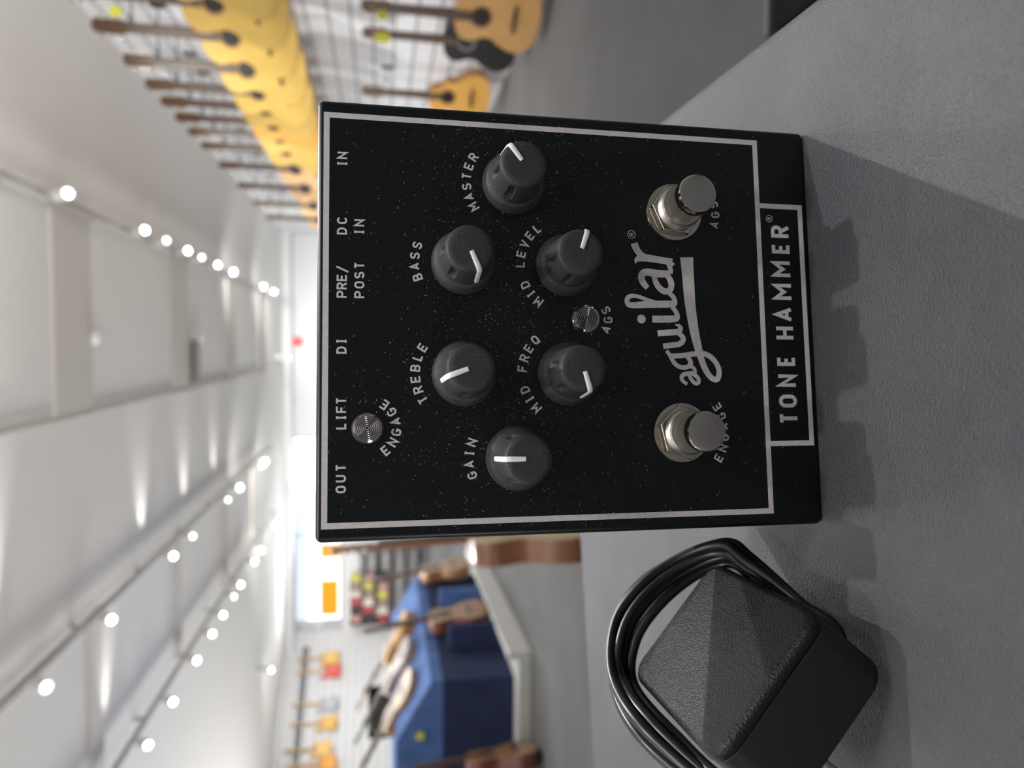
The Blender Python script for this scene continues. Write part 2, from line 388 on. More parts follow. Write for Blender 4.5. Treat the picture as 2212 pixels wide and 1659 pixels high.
# ------------------------------------------------------------------ guitars
def body_outline(L, wl, wu, ww, cut=False):
    """half widths lower / upper / waist along height 0..L; returns closed outline"""
    prof = [(0, 0), (.02 * L, wl * .55), (.09 * L, wl * .86), (.25 * L, wl), (.42 * L, wl * .86), (.57 * L, ww), (.68 * L, ww * 1.04), (.82 * L, wu), (.93 * L, wu * .82), (.985 * L, wu * .45), (L, 0)]
    sm = smooth_path(prof, 4)
    right = [(w, z) for z, w in sm]; left = [(-w, z) for z, w in sm][1:-1][::-1]
    if cut:
        right = [(w if z < .70 * L else w * (1 - .55 * min(1, (z - .70 * L) / (.10 * L))) + (.0 if z < .9 * L else 0), z) for w, z in right]
        right = [(w, z) for w, z in right]
        right = [(max(w, .03) if 0.7 * L < z < .99 * L else w, z) for w, z in right]
    return right + left
def acoustic(name, label, side, top, cat='guitar', cut=False, guard=None, scale=1.0, rose=(.10, .06, .03), neckc=(.10, .05, .025)):
    t = thing(name, label, cat)
    L = .51; out = body_outline(L, .205, .150, .125, cut)
    ms = mat('wood_' + '_'.join('%02d' % int(c * 99) for c in side), side, .3, vary=(6, .2), coat=.4)
    mt = mat('wood_' + '_'.join('%02d' % int(c * 99) for c in top), top, .35, vary=(9, .10), coat=.3)
    mn = mat('neck_' + '_'.join('%02d' % int(c * 99) for c in neckc), neckc, .4)
    mdark = mat('ebony', (.018, .014, .012), .4)
    obj('body', prism(bmesh.new(), out, -.044, .055, bev=.004), ms, t)
    obj('soundboard', prism(bmesh.new(), [(x * .985, L * .008 + z * .985) for x, z in out], -.0475, -.0441), mt, t)
    bm = bmesh.new()
    lathe(bm, [(.062, -.0002), (.062, .0012), (.05, .0014)], 28, Matrix.Translation((0, -.0476, L * .69)) @ Matrix.Rotation(pi / 2, 4, 'X'))
    ro = obj('rosette', bm, mat('rosette_%02d' % int(rose[0] * 99), rose, .5), t)
    obj('soundhole', lathe(bmesh.new(), [(.048, 0), (.048, .0004), (.03, .0006)], 28, Matrix.Translation((0, -.0492, L * .69)) @ Matrix.Rotation(pi / 2, 4, 'X')), mdark, ro)
    if guard:
        g = [(.015, L * .58), (.06, L * .44), (.11, L * .43), (.10, L * .56), (.07, L * .66), (.05, L * .62)]
        obj('pickguard', prism(bmesh.new(), smooth_path(g, 4, True), -.0492, -.0477), mat('pickguard_%02d' % int(guard[0] * 99), guard, .25), t)
    obj('bridge', prism(bmesh.new(), [(-.08, L * .29), (.08, L * .29), (.085, L * .315), (.03, L * .33), (-.03, L * .33), (-.085, L * .315)], -.057, -.0477), mdark, t)
    obj('neck', prism(bmesh.new(), [(-.028, L * .97), (.028, L * .97), (.022, .86), (-.022, .86)], -.044, -.02, bev=.004), mn, t)
    obj('fretboard', prism(bmesh.new(), [(-.028, L * .80), (.028, L * .80), (.0215, .86), (-.0215, .86)], -.0545, -.0494), mat('rosewood', (.11, .075, .055), .45), t)
    hs = obj('headstock', prism(bmesh.new(), [(-.022, .8601), (.022, .8601), (.036, .89), (.034, 1.03), (0, 1.045), (-.034, 1.03), (-.036, .89)], -.042, -.026), mn, t)
    for s in (-1, 1):
        for k in range(3): obj('tuner', box(bmesh.new(), (s * .047 - .010, -.04, .905 + k * .042), (s * .047 + .010, -.028, .922 + k * .042), .002), M_NICKEL, hs)
    t.scale = (scale,) * 3
    return t
def hang(proto, x, y, z, rz, label=None, group=None, tilt=0.0, scale=None):
    o = copy_tree(proto) if proto.get('used') else proto
    proto['used'] = True
    if 'used' in o and o is not proto: del o['used']
    o.location = (x, y, z); o.rotation_euler = (tilt, 0, rz)
    if scale: o.scale = (scale,) * 3
    if label: o['label'] = label
    if group: o['group'] = group
    return o
def hook(x, y, z, label, group, arm=.05):
    t = thing('guitar_hanger', label, 'wall hanger', (x, y, z), 0, group)
    obj('plate', box(bmesh.new(), (-.012, -.03, -.05), (0, .03, .05), .003), M_BLACK, t)
    bm = bmesh.new(); tube(bm, [(-.0121, 0, 0), (-arm, 0, 0), (-arm - .01, 0.03, 0), (-arm - .07, .035, .01)], .005, 6)
    tube(bm, [(-arm, 0, 0), (-arm - .01, -0.03, 0), (-arm - .07, -.035, .01)], .005, 6)
    obj('fork', bm, M_BLACK, t); return t

UP_G = 'acoustic guitars in the upper row on the right wall'
yel = acoustic('acoustic_guitar', 'x', (.42, .20, .05), (.60, .40, .095), guard=None, rose=(.40, .22, .06))
amb = acoustic('acoustic_guitar', 'x', (.35, .14, .04), (.72, .36, .07))
tan = acoustic('acoustic_guitar', 'x', (.38, .17, .07), (.66, .40, .18), guard=(.10, .04, .02))
# turned to look down the room
RZ = RAD(-40)
XG = XR - .36
HEADS = []
HO = ORD[:9] + ['fourth farthest', 'third farthest', 'second farthest', 'farthest']
upper = [(-75, yel), (0, yel), (72, yel), (140, yel), (188, yel), (222, yel), (254, amb), (283, yel), (312, yel), (352, tan), (395, tan), (432, tan), (462, tan)]
UL = ['yellow acoustic guitar hung high on the right wall, nearest the photographer', 'yellow acoustic guitar second nearest in the upper row on the right wall',
      'yellow acoustic guitar third nearest in the upper row on the right wall', 'yellow acoustic guitar fourth nearest in the upper row on the right wall',
      'yellow acoustic guitar fifth nearest in the upper row on the right wall', 'yellow acoustic guitar just before the amber one in the upper row',
      'amber acoustic guitar among the yellow ones in the upper row', 'yellow acoustic guitar just behind the amber one in the upper row',
      'last yellow acoustic guitar before the tan ones in the upper row', 'tan acoustic guitar nearest of those past the yellow ones',
      'tan acoustic guitar second past the yellow ones in the upper row', 'tan acoustic guitar third past the yellow ones in the upper row',
      'tan acoustic guitar farthest along the upper row on the right wall']
for (py, pr), lab in zip(upper, UL):
    d = ray(480, py); y = d.y * XG / d.x
    hang(pr, XG, y, CZ + .50, RZ, lab, UP_G, scale=1.13)
    hook(XR, y, CZ + .50 + .855 * 1.13, 'black wall hanger of the %s upper guitar on the right wall' % HO[len(HEADS)], 'guitar hangers', arm=.30)
    HEADS.append(Vector((XG, y - .03, CZ + .50 + 1.0 * 1.13)))
LOW_G = 'acoustic guitars in the lower row on the right wall'
org = acoustic('acoustic_guitar', 'x', (.40, .17, .05), (.74, .42, .15))
blk = acoustic('acoustic_guitar', 'x', (.012, .010, .012), (.014, .012, .014), rose=(.30, .30, .30))
ocut = acoustic('acoustic_guitar', 'x', (.42, .18, .04), (.78, .42, .10), cut=True)
hang(org, XR - .22, 4.46, .055, RAD(-52), 'natural orange acoustic guitar in the lower row nearest the photographer', LOW_G, scale=1.04)
hang(blk, XR - .17, 4.96, .10, RAD(-52), 'black acoustic guitar behind the natural orange one in the lower row', LOW_G)
hang(ocut, XR - .19, 6.02, .13, RAD(-48), 'orange cutaway acoustic guitar half hidden behind the pedal', LOW_G)
# yellow price tags
M_TAG = mat('yellow_card', (.72, .70, .05), .6)
def price_tag(px, py, Y, label, w=.05, h=.06, anchor=None):
    p = at(px, py, Y)
    t = thing('price_tag', label, 'price tag', p, 0, 'yellow price tags')
    obj('card', box(bmesh.new(), (-w / 2, -.002, -h / 2), (w / 2, .002, h / 2)), M_TAG, t, smooth=False)
    t.rotation_euler = (0, 0, 0)
    q = Vector(anchor) - p
    bm = bmesh.new(); tube(bm, [(0, 0, h / 2), q * .5 + Vector((0, 0, h / 4 + .005)), q], .0015, 5)
    obj('string', bm, M_WHITE, t)
def tag_at(head, px, py, label, w, h):
    price_tag(px, py, head.y - .06, label, w, h, head)
tag_at(HEADS[1], 250, 24, 'yellow price tag hanging at the head of the second nearest upper guitar', .05, .06)
tag_at(Vector((XR - .24, 4.45, .055 + .98 * 1.04)), 826, 33, 'yellow price tag at the head of the natural orange guitar', .05, .06)
tag_at(Vector((XR - .19, 4.95, .10 + .98)), 826, 82, 'yellow price tag at the head of the black guitar', .06, .09)
for y, z, lab in ((4.48, 1.11, 'black wall hanger holding the natural orange guitar'), (4.98, 1.12, 'black wall hanger holding the black guitar'), (6.04, 1.14, 'dark wall hanger above the orange cutaway guitar')):
    hook(XR, y, z - .17, lab, 'guitar hangers')

# standing guitar half hidden behind the pedal
g = acoustic('acoustic_guitar', 'brown acoustic guitar with cream edge standing on the floor behind the counter', (.36, .15, .07), (.72, .55, .30), neckc=(.30, .13, .06))
g.location = (-.825, 2.95, .13); g.rotation_euler = (RAD(-3), 0, RAD(93)); g.scale = (1.05,) * 3
out = body_outline(.51, .205, .150, .125)
bm = bmesh.new(); tube(bm, [(x, -.045, z) for x, z in out], .005, 6, True); obj('binding', bm, mat('cream_binding', (.72, .62, .42), .4), g)
t = thing('guitar_stand', 'black floor stand under the brown acoustic guitar', 'guitar stand', (-.825, 2.95, 0))
bm = bmesh.new(); tube(bm, [(0, 0, .12), (0, .0, .02)], .012, 8); obj('post', bm, M_BLACK, t)
for a in (0, 120, 240):
    bm = bmesh.new(); tube(bm, [(0, 0, .06), (.2 * cos(RAD(a)), .2 * sin(RAD(a)), .01)], .01, 8); obj('leg', bm, M_BLACK, t)

# electric guitars on the left wall
def electric(label, colr, guard=(.7, .7, .68)):
    t = thing('electric_guitar', label, 'guitar')
    o = [(0, 0), (.10, .01), (.165, .07), (.165, .16), (.12, .23), (.14, .32), (.15, .38), (.11, .40), (.06, .33), (.03, .31), (-.03, .31), (-.07, .35), (-.12, .45), (-.165, .44), (-.16, .36), (-.13, .25), (-.17, .16), (-.165, .06), (-.10, .01)]
    obj('body', prism(bmesh.new(), smooth_path(o, 4, True), -.022, .022, bev=.005), mat('paint_' + '_'.join('%02d' % int(c * 99) for c in colr), colr, .2, coat=.6), t)
    gp = [(.0, .05), (.08, .06), (.11, .13), (.07, .22), (.09, .31), (.03, .30), (-.03, .30), (-.08, .36), (-.09, .26), (-.06, .14)]
    obj('pickguard', prism(bmesh.new(), smooth_path(gp, 3, True), -.0245, -.0221), mat('guard_%02d' % int(guard[0] * 99), guard, .3), t)
    obj('neck', prism(bmesh.new(), [(-.028, .30), (.028, .30), (.021, .78), (-.021, .78)], -.04, -.0246), mat('maple_neck', (.55, .33, .14), .35), t)
    obj('headstock', prism(bmesh.new(), [(-.021, .7801), (.021, .7801), (.045, .82), (.03, .96), (-.02, .97), (-.035, .83)], -.036, -.022), mat('maple_neck', (.55, .33, .14), .35), t)
    obj('bridge', box(bmesh.new(), (-.04, -.036, .09), (.04, -.0246, .115), .002), M_NICKEL, t)
    return t
EG = 'electric guitars on the left wall'
els = [((.75, .36, .07), 'orange electric guitar on the left wall nearest the photographer', (700, 1650)), ((.78, .50, .18), 'pale orange electric guitar second nearest on the left wall', (690, 1618)),
       ((.72, .42, .12), 'amber electric guitar below the middle of the row on the left wall', (702, 1562)), ((.45, .46, .50), 'silver grey electric guitar in the row on the left wall', (705, 1520)),
       ((.70, .12, .10), 'red electric guitar near the far corner of the left wall', (712, 1450)), ((.78, .50, .12), 'yellow electric guitar in the far corner of the left wall', (708, 1422))]
for c, lab, (px, py) in els:
    p = on_left(px, py, .06)
    e = electric(lab, c, guard=tuple(min(1, v * 1.15) for v in c)); e.location = (p.x, p.y, p.z - .24); e.rotation_euler = (0, 0, math.atan2(LWN.x, -LWN.y)); e['group'] = EG; e.scale = (.92,) * 3
o = obj('slatwall_rail', box(bmesh.new(), (.3, 0.0005, CZ + 1.50), (8, .05, CZ + 1.62)), mat('dark_rail', (.16, .17, .18), .5), smooth=False)
o.matrix_world = wl.matrix_world.copy()
tag(o, 'dark rail along the top of the left wall above the electric guitars', 'rail')

# ------------------------------------------------------------------ blue display stand
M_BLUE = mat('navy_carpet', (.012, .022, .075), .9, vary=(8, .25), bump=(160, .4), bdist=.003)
M_BLUE_LIT = mat('blue_carpet', (.075, .15, .36), .9, vary=(8, .2), bump=(160, .4), bdist=.003)  # same carpet where lamps above catch it, the light put into the colour
M_CREAM = mat('white_laminate', (.62, .62, .60), .35)
DX1, DX0, DY0, DY1 = -2.10, -3.9, 4.68, 7.15
t = thing('display_stand', 'long stepped guitar stand covered in blue carpet on a white base', 'display stand', (DX1, DY0, 0))
def L(a): return (a[0] - DX1, a[1] - DY0, a[2])
obj('base', box(bmesh.new(), L((DX0, DY0, 0)), L((DX1, DY1, .10)), .01), M_CREAM, t)
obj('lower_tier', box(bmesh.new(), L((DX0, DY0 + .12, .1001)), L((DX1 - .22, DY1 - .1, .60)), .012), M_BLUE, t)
bm = bmesh.new(); prism(bm, [(DX0 - DX1, .6001), (-.22, .6001), (-.22, .68), (-.62, .92), (DX0 - DX1, .92)], .12, DY1 - DY0 - .1)
obj('upper_tier', bm, M_BLUE_LIT, t)
for i, yy in enumerate((5.25, 6.05)):
    obj('divider', box(bmesh.new(), L((DX1 - .219, yy, .1001)), L((DX1 - .02, yy + .06, .52)), .01), M_BLUE_LIT if i else M_BLUE, t)
obj('edge_rail', box(bmesh.new(), L((DX1 - .05, DY0, .1001)), L((DX1, DY1, .17)), .006), M_CREAM, t)
SG = 'guitars standing on the blue display stand'
brn = acoustic('acoustic_guitar', 'x', (.20, .07, .045), (.30, .16, .07), neckc=(.12, .05, .03))
hon = acoustic('acoustic_guitar', 'x', (.32, .16, .06), (.32, .20, .09), neckc=(.18, .08, .04))
pnk = acoustic('acoustic_guitar', 'x', (.34, .28, .25), (.30, .25, .22), neckc=(.14, .10, .08))
ora = acoustic('acoustic_guitar', 'x', (.45, .21, .04), (.48, .25, .05), neckc=(.30, .14, .05))
# lower tier: leaning back against the carpet, seen edge-on
for pr, y, lean, lab in ((hon, 6.85, 9, 'honey coloured acoustic guitar at the far end of the blue stand'), (brn, 5.62, 8, 'reddish brown acoustic guitar seen edge-on in the middle of the blue stand'),
                         (brn, 4.70, 6, 'brown acoustic guitar at the near end of the blue stand')):
    if y > 5: hang(pr, DX1 - .062, y, .175, RAD(90), lab, SG, tilt=RAD(-lean), scale=.95)
    else: hang(pr, DX1 - .58, y - .24, .006, RAD(108), lab, SG, tilt=RAD(-5), scale=.95)
# upper tier: lying back on the slope
for pr, y, x, lab in ((ora, 6.15, -2.36, 'orange guitar lying on the upper slope of the blue stand'), (pnk, 5.68, -2.40, 'pale pinkish guitar lying on the upper slope of the blue stand'),
                      (hon, 5.18, -2.44, 'tan guitar lying nearest on the upper slope of the blue stand')):
    hang(pr, x, y, .765, RAD(90), lab, SG, tilt=RAD(-62), scale=.9)
p = at(908, 1590, 4.785)
price_tag(908, 1590, 4.785, 'yellow price tag low on the near end of the blue stand', .05, .05, (p.x, 4.80, p.z + .06))
p = at(866, 1316, 7.03)
price_tag(866, 1316, 7.03, 'yellow price tag at the far top of the blue stand', .06, .08, (p.x - .05, 7.0, .92))

# black speaker on a white plinth, beyond the blue stand
p0, p1 = at(795, 1600, 8.4), at(850, 1502, 8.4)
t = thing('plinth', 'white plinth behind the blue stand carrying a black speaker', 'plinth', ((p0.x + p1.x) / 2, 8.6, 0))
obj('body', box(bmesh.new(), (-.42, -.22, 0), (.42, .22, p1.z - .03), .01), M_CREAM, t)
obj('top', box(bmesh.new(), (-.45, -.25, p1.z - .0299), (.45, .25, p1.z), .006), M_CREAM, t)
t = thing('speaker_cabinet', 'black speaker cabinet on a white plinth near the left wall', 'speaker', ((p0.x + p1.x) / 2, 8.55, p1.z))
hw, hh = (p1.x - p0.x) / 2, p0.z - p1.z
obj('cabinet', box(bmesh.new(), (-hw, -.14, 0), (hw, .14, hh), .015), mat('black_tolex', (.0025, .0025, .003), .8, spec=.06), t)
obj('grille', box(bmesh.new(), (-hw + .03, -.146, .03), (hw - .03, -.1401, hh - .08), .004), mat('grille_cloth', (.035, .034, .034), .9, bump=(200, .4)), t)
for k in range(4): obj('control_knob', lathe(bmesh.new(), [(.014, 0), (.012, .018), (.005, .02)], 14, Matrix.Translation((-.12 + k * .08, -.1402, hh - .04)) @ Matrix.Rotation(pi / 2, 4, 'X')), M_NICKEL, t)

# shelves on the back wall under the window
q0, q1 = at(755, 1345, 15.5), at(850, 1180, 15.5)
sh = thing('shelf_unit', 'open dark shelf unit below the far window', 'shelf', ((q0.x + q1.x) / 2, 15.5, 0))
hw = (q1.x - q0.x) / 2; top = q0.z
bm = bmesh.new()
M_SHELF = mat('dark_shelf', (.10, .075, .065), .6)
for sx in (-hw, hw - .03): obj('side_panel', box(bmesh.new(), (sx, -.2, 0), (sx + .03, .2, top)), M_SHELF, sh, smooth=False)
levels = [0.25, 0.55, .85, 1.15, 1.42]
for z in levels: obj('shelf', box(bmesh.new(), (-hw + .0301, -.2, z), (hw - .0301, .2, z + .025)), M_SHELF, sh, smooth=False)
obj('back_panel', box(bmesh.new(), (-hw + .0301, .17, .2755), (hw - .0301, .2, top)), M_SHELF, sh, smooth=False) if False else None
BX = [((.50, .28, .26), 'pink'), ((.04, .04, .045), 'black'), ((.45, .06, .08), 'red'), ((.62, .58, .54), 'cream'), ((.30, .22, .18), 'brown'), ((.55, .52, .08), 'yellow')]
random.seed(11)
lv = ['topmost', 'second from the top', 'third from the top']
for li, z in enumerate((1.42, 1.15, .85)):
    x = -hw + .06; k = li
    names = set()
    while x < hw - .2:
        wd = random.uniform(.12, .17); c, cn = BX[k % 6]; k += 1
        if cn in names: break
        names.add(cn)
        h = random.uniform(.16, .215)
        b = tag(obj('carton', box(bmesh.new(), (-wd / 2, -.12, 0), (wd / 2, .12, h), .004), mat('carton_' + cn, c, .55)), '%s box on the shelf %s under the far window' % (cn, lv[li]), 'box', 'boxes on the shelf unit')
        b.location = (sh.location.x + x + wd / 2, 15.45, z + .0252)
        lid = obj('lid', box(bmesh.new(), (-wd / 2 - .002, -.122, h + .0002), (wd / 2 + .002, .122, h + .02), .003), mat('lid_' + cn, tuple(min(1, v * .8) for v in c), .5), b)
        x += wd + .03
# orange banners in the window
for (x0, y0, x1, y1), lab in (((694, 1330, 731, 1252), 'wide orange banner low in the far window'), ((694, 1206, 734, 1174), 'small orange banner in the far window beside the pedal')):
    a, b = at(x0, y0, YB - .05), at(x1, y1, YB - .05)
    t = thing('window_banner', lab, 'banner', ((a.x + b.x) / 2, YB - .05, min(a.z, b.z)), 0, 'orange window banners')
    w2, h2 = abs(b.x - a.x) / 2, abs(a.z - b.z)
    obj('sheet', box(bmesh.new(), (-w2, 0, 0), (w2, .012, h2), .002), mat('orange_sheet', (.55, .20, .0), .6, emit=((1.0, .38, .0), .50)), t)  # glow put into the sheet for daylight shining through from behind
    bm = bmesh.new(); tube(bm, [(-w2 - .02, .006, h2 + .012), (w2 + .02, .006, h2 + .012)], .011, 8); obj('rod', bm, M_TRIM, t)
    for sx in (-w2, w2):
        bm = bmesh.new(); tube(bm, [(sx, .006, h2 + .012), (sx, .006, WZ1 - .03 - min(a.z, b.z))], .004, 6); obj('cord', bm, M_TRIM, t)

# black amplifier beside the counter, top edge trimmed with metal
t = thing('amplifier', 'black amplifier with a metal edged top on the floor beside the counter', 'amplifier', (.66, .52, 0))
obj('cabinet', box(bmesh.new(), (-.28, -.26, .02), (.28, .30, .555), .008), mat('black_tolex', (.0025, .0025, .003), .8, spec=.06), t)
obj('edge_trim', box(bmesh.new(), (-.282, .2995, .535), (.282, .312, .562), .003), mat('edge_metal', (.05, .05, .05), .6, spec=.2), t)
bm = bmesh.new(); tube(bm, smooth_path([(-.1, 0, .555), (-.09, 0, .585), (0, 0, .595), (.09, 0, .585), (.1, 0, .555)], 5), .011, 8); obj('handle', bm, mat('black_tolex', (.0025, .0025, .003), .8, spec=.06), t)
for sx in (-.22, .22):
    for sy in (-.2, .24):
        obj('foot', lathe(bmesh.new(), [(.02, 0), (.024, .0199)], 16, Matrix.Translation((sx, sy, 0))), M_KNOB, t)

# ------------------------------------------------------------------ counter
ZK = 0.92
out = [(-.62, .215), (.055, .405), (.080, .398), (.0852, .375), (.0852, -.22), (-.62, -.22)]
t = thing('display_counter', 'grey textured counter top the pedal and power adapter stand on', 'counter', (-.2, .1, 0))
sl = [(x + .2, y - .1) for x, y in out]
obj('top', prism(bmesh.new(), sl, ZK - .03, ZK, 'xy', bev=.004), M_COUNTER, t)
sl2 = [(x * .97 - .004, y * .97) for x, y in sl]
obj('pedestal', prism(bmesh.new(), sl2, 0.0, ZK - .0301, 'xy', bev=.003), mat('grey_cabinet', (.12, .12, .125), .5), t)

# ------------------------------------------------------------------ the pedal (millimetres on its front: a right, b up, h out)
PED = thing('effects_pedal', 'black bass preamp pedal with six knobs and two foot switches standing upright', 'effects pedal', (0.00565, 0.15776, ZK), math.atan2(.14267, .98977))
B0 = 64.0
def P3(a, b, h=0.0): return Vector((a * .001, -h * .001, (b + B0) * .001))
MP = Matrix(((.001, 0, 0, 0), (0, 0, -.001, 0), (0, .001, 0, B0 * .001), (0, 0, 0, 1)))      # (a, b, h) -> local
bm = bmesh.new()
def enc_ring(ins, y):
    cr = .0013 - ins; o = []
    for cx, cz, a0 in ((.0479 - .0013, .1165 - .0013, 0), (-.0479 + .0013, .1165 - .0013, 90), (-.0479 + .0013, .0002 + .0013, 180), (.0479 - .0013, .0002 + .0013, 270)):
        for k in range(7): o.append(bm.verts.new((cx + cr * cos(RAD(a0 + k * 15)), y, cz + cr * sin(RAD(a0 + k * 15)))))
    return o
rings = [enc_ring(.0012 * (1 - sin(RAD(k * 15))), .0012 * (1 - cos(RAD(k * 15)))) for k in range(7)]
rings += [enc_ring(.0012 * (1 - cos(RAD(k * 15))), .038 - .0012 * (1 - sin(RAD(k * 15)))) for k in range(7)]
for a, b in zip(rings, rings[1:]):
    for k in range(28): bm.faces.new((a[k], a[(k + 1) % 28], b[(k + 1) % 28], b[k]))
bm.faces.new(rings[0][::-1]); bm.faces.new(rings[-1])
obj('enclosure', bm, M_BLACK, PED)

HP = 0.035        # height of the print above the enamel, mm
def flat(bm, pts, h=HP):
    f = bm.faces.new([bm.verts.new(P3(a, b, h)) for a, b in pts]); return f
def strip(bm, pts, wd, closed=False, h=HP, caps=False):
    """flat ribbon with mitred joints along (a, b) points; wd may be a list"""
    n = len(pts); pv = [Vector(p) for p in pts]
    Ls, Rs = [], []
    for i in range(n):
        a = pv[(i - 1) % n] if (closed or i) else None
        c = pv[(i + 1) % n] if (closed or i < n - 1) else None
        d1 = (pv[i] - a).normalized() if a is not None else (c - pv[i]).normalized()
        d2 = (c - pv[i]).normalized() if c is not None else d1
        m = (d1 + d2); m = m.normalized() if m.length > 1e-6 else d1
        nn = Vector((-m.y, m.x)); k = max(.35, nn.dot(Vector((-d1.y, d1.x))))
        hw = (wd[i] if isinstance(wd, (list, tuple)) else wd) / 2 / k
        hh = h + (0 if closed else .018 * i / n)     # later strokes lie a hair above earlier ones where they cross
        Ls.append(bm.verts.new(P3(*(pv[i] + nn * hw), hh))); Rs.append(bm.verts.new(P3(*(pv[i] - nn * hw), hh)))
    for i in range(n if closed else n - 1):
        j = (i + 1) % n
        bm.faces.new((Ls[i], Rs[i], Rs[j], Ls[j]))
def disc(bm, c, r, h=HP, seg=24):
    bm.faces.new([bm.verts.new(P3(c[0] + r * cos(2 * pi * k / seg), c[1] + r * sin(2 * pi * k / seg), h)) for k in range(seg)])
def flatobj(name, bm, label=None):
    for f in bm.faces: f.normal_update()
    o = obj(name, bm, M_PRINT, PED, smooth=False)
    if label: o['label'] = label
    return o

# printed border
bm = bmesh.new(); bw = 1.25
strip(bm, [(-44.4, -50.65), (44.4, -50.65), (44.4, 50.65), (-44.4, 50.65)], bw, True)
flatobj('printed_border', bm, 'silver grey line printed round the pedal front')
bm = bmesh.new()
strip(bm, [(-28.75, -51.3), (-28.75, -61.95), (28.7, -61.85), (28.7, -51.3)], 1.22)
flatobj('printed_frame', bm, 'silver grey frame round the words TONE HAMMER')

# stroke letters on a unit cell
def arc(cx, cy, rx, ry, a0, a1, n=10):
    return [(cx + rx * cos(RAD(a0 + (a1 - a0) * k / n)), cy + ry * sin(RAD(a0 + (a1 - a0) * k / n))) for k in range(n + 1)]
OV = arc(.5, .68, .5, .32, 0, 180, 12) + arc(.5, .32, .5, .32, 180, 360, 12)
GL = {
 'A': [[(-.02, 0), (.5, 1), (1.02, 0)], [(.19, .30), (.81, .30)]],
 'B': [[(0, .5), (.60, .5)] + arc(.62, .25, .36, .25, 90, -90, 8) + [(0, 0), (0, 1), (.56, 1)] + arc(.58, .75, .32, .25, 90, -90, 8)],
 'C': [arc(.5, .68, .5, .32, 25, 180, 10) + arc(.5, .32, .5, .32, 180, 335, 10)],
 'D': [[(0, 0), (0, 1), (.35, 1)] + arc(.38, .62, .62, .38, 90, 0, 8) + arc(.38, .38, .62, .38, 0, -90, 8) + [(0, 0)]],
 'E': [[(1, 1), (0, 1), (0, 0), (1, 0)], [(0, .5), (.85, .5)]],
 'F': [[(1, 1), (0, 1), (0, -.09)], [(0, .48), (.82, .48)]],
 'G': [arc(.5, .68, .5, .32, 25, 180, 10) + arc(.5, .32, .5, .32, 180, 360, 10) + [(1, .45), (.52, .45)]],
 'H': [[(0, -.09), (0, 1.09)], [(1, -.09), (1, 1.09)], [(0, .5), (1, .5)]],
 'I': [[(.5, 0), (.5, 1)], [(.08, 1), (.92, 1)], [(.08, 0), (.92, 0)]],
 'L': [[(0, 1.09), (0, 0), (1, 0)]],
 'M': [[(0, -.09), (0, 1), (.5, .42), (1, 1), (1, -.09)]],
 'N': [[(0, -.09), (0, 1), (1, 0), (1, 1.09)]],
 'O': [OV], 'Q': [OV, [(.55, .25), (1.0, -.12)]],
 'P': [[(0, -.09), (0, 1), (.58, 1)] + arc(.60, .72, .40, .28, 90, -90, 8) + [(0, .44)]],
 'R': [[(0, -.09), (0, 1), (.58, 1)] + arc(.60, .74, .38, .26, 90, -90, 8) + [(0, .48)], [(.48, .48), (1.0, -.09)]],
 'S': [arc(.5, .74, .48, .26, 20, 180, 9) + arc(.5, .74, .48, .24, 180, 265, 5) + arc(.5, .25, .5, .25, 85, 0, 5) + arc(.5, .25, .5, .25, 0, -165, 9)],
 'T': [[(0, 1), (1, 1)], [(.5, 1), (.5, -.09)]],
 'U': [[(0, 1.09), (0, .33)] + arc(.5, .33, .5, .33, 180, 360, 12) + [(1, 1.09)]],
 'V': [[(-.02, 1.05), (.5, 0), (1.02, 1.05)]],
 '/': [[(0, -.3), (1, 1.15)]],
}
CLOSED = {'O': (0,), 'Q': (0,)}
def glyph(bm, ch, c, w, hgt, sw, ang=0.0):
    """draw ch centred on c (mm), turned by ang"""
    iw, ih = w - sw, hgt - sw
    ca, sa = cos(ang), sin(ang)
    for i, path in enumerate(GL[ch]):
        pts = []
        for x, y in path:
            X, Y = (x - .5) * iw, (y - .5) * ih
            pts.append((c[0] + X * ca - Y * sa, c[1] + X * sa + Y * ca))
        q = []
        for p in pts:
            if not q or (Vector(p) - Vector(q[-1])).length > 1e-4: q.append(p)
        cl = i in CLOSED.get(ch, ()) or (ch == 'D')
        if cl and (Vector(q[0]) - Vector(q[-1])).length < 1e-3: q.pop()
        strip(bm, q, sw, cl, h=HP + i * .02 + .002)
WID = {'I': 1.12, 'T': 1.5, 'L': 1.4, 'M': 1.72, 'N': 1.6}
def word(text, x0, x1, yc, hgt=2.15, sw=.40, skip=()):
    bm = bmesh.new(); n = len(text)
    w0, w1 = WID.get(text[0], 1.55), WID.get(text[-1], 1.55)
    for i, ch in enumerate(text):
        x = x0 + w0 / 2 + (x1 - w1 / 2 - x0 - w0 / 2) * (i / (n - 1))
        glyph(bm, ch, (x, yc), WID.get(ch, 1.55), hgt, sw)
    flatobj('lettering', bm, 'printed word %s' % text)
def arcword(text, c, r, pitch, below=False, mid=90, hgt=2.15, sw=.40, label=None):
    bm = bmesh.new(); n = len(text)
    for i, ch in enumerate(text):
        if ch == ' ': continue
        off = (i - (n - 1) / 2) * pitch
        a = RAD(mid + off) if below else RAD(mid - off)
        rot = a + pi / 2 if below else a - pi / 2
        glyph(bm, ch, (c[0] + r * cos(a), c[1] + r * sin(a)), WID.get(ch, 1.55), hgt, sw, rot)
    flatobj('lettering', bm, label or 'printed word %s' % text)
YT = 47.3
word('OUT', -37.65, -31.6, YT); word('LIFT', -24.3, -17.5, YT); word('DI', -8.2, -4.95, YT)
word('PRE/', 3.9, 10.9, YT); word('POST', 3.9, 11.8, 43.6); word('DC', 17.75, 21.65, YT); word('IN', 17.9, 21.3, 43.65); word('IN', 33.0, 36.2, YT)
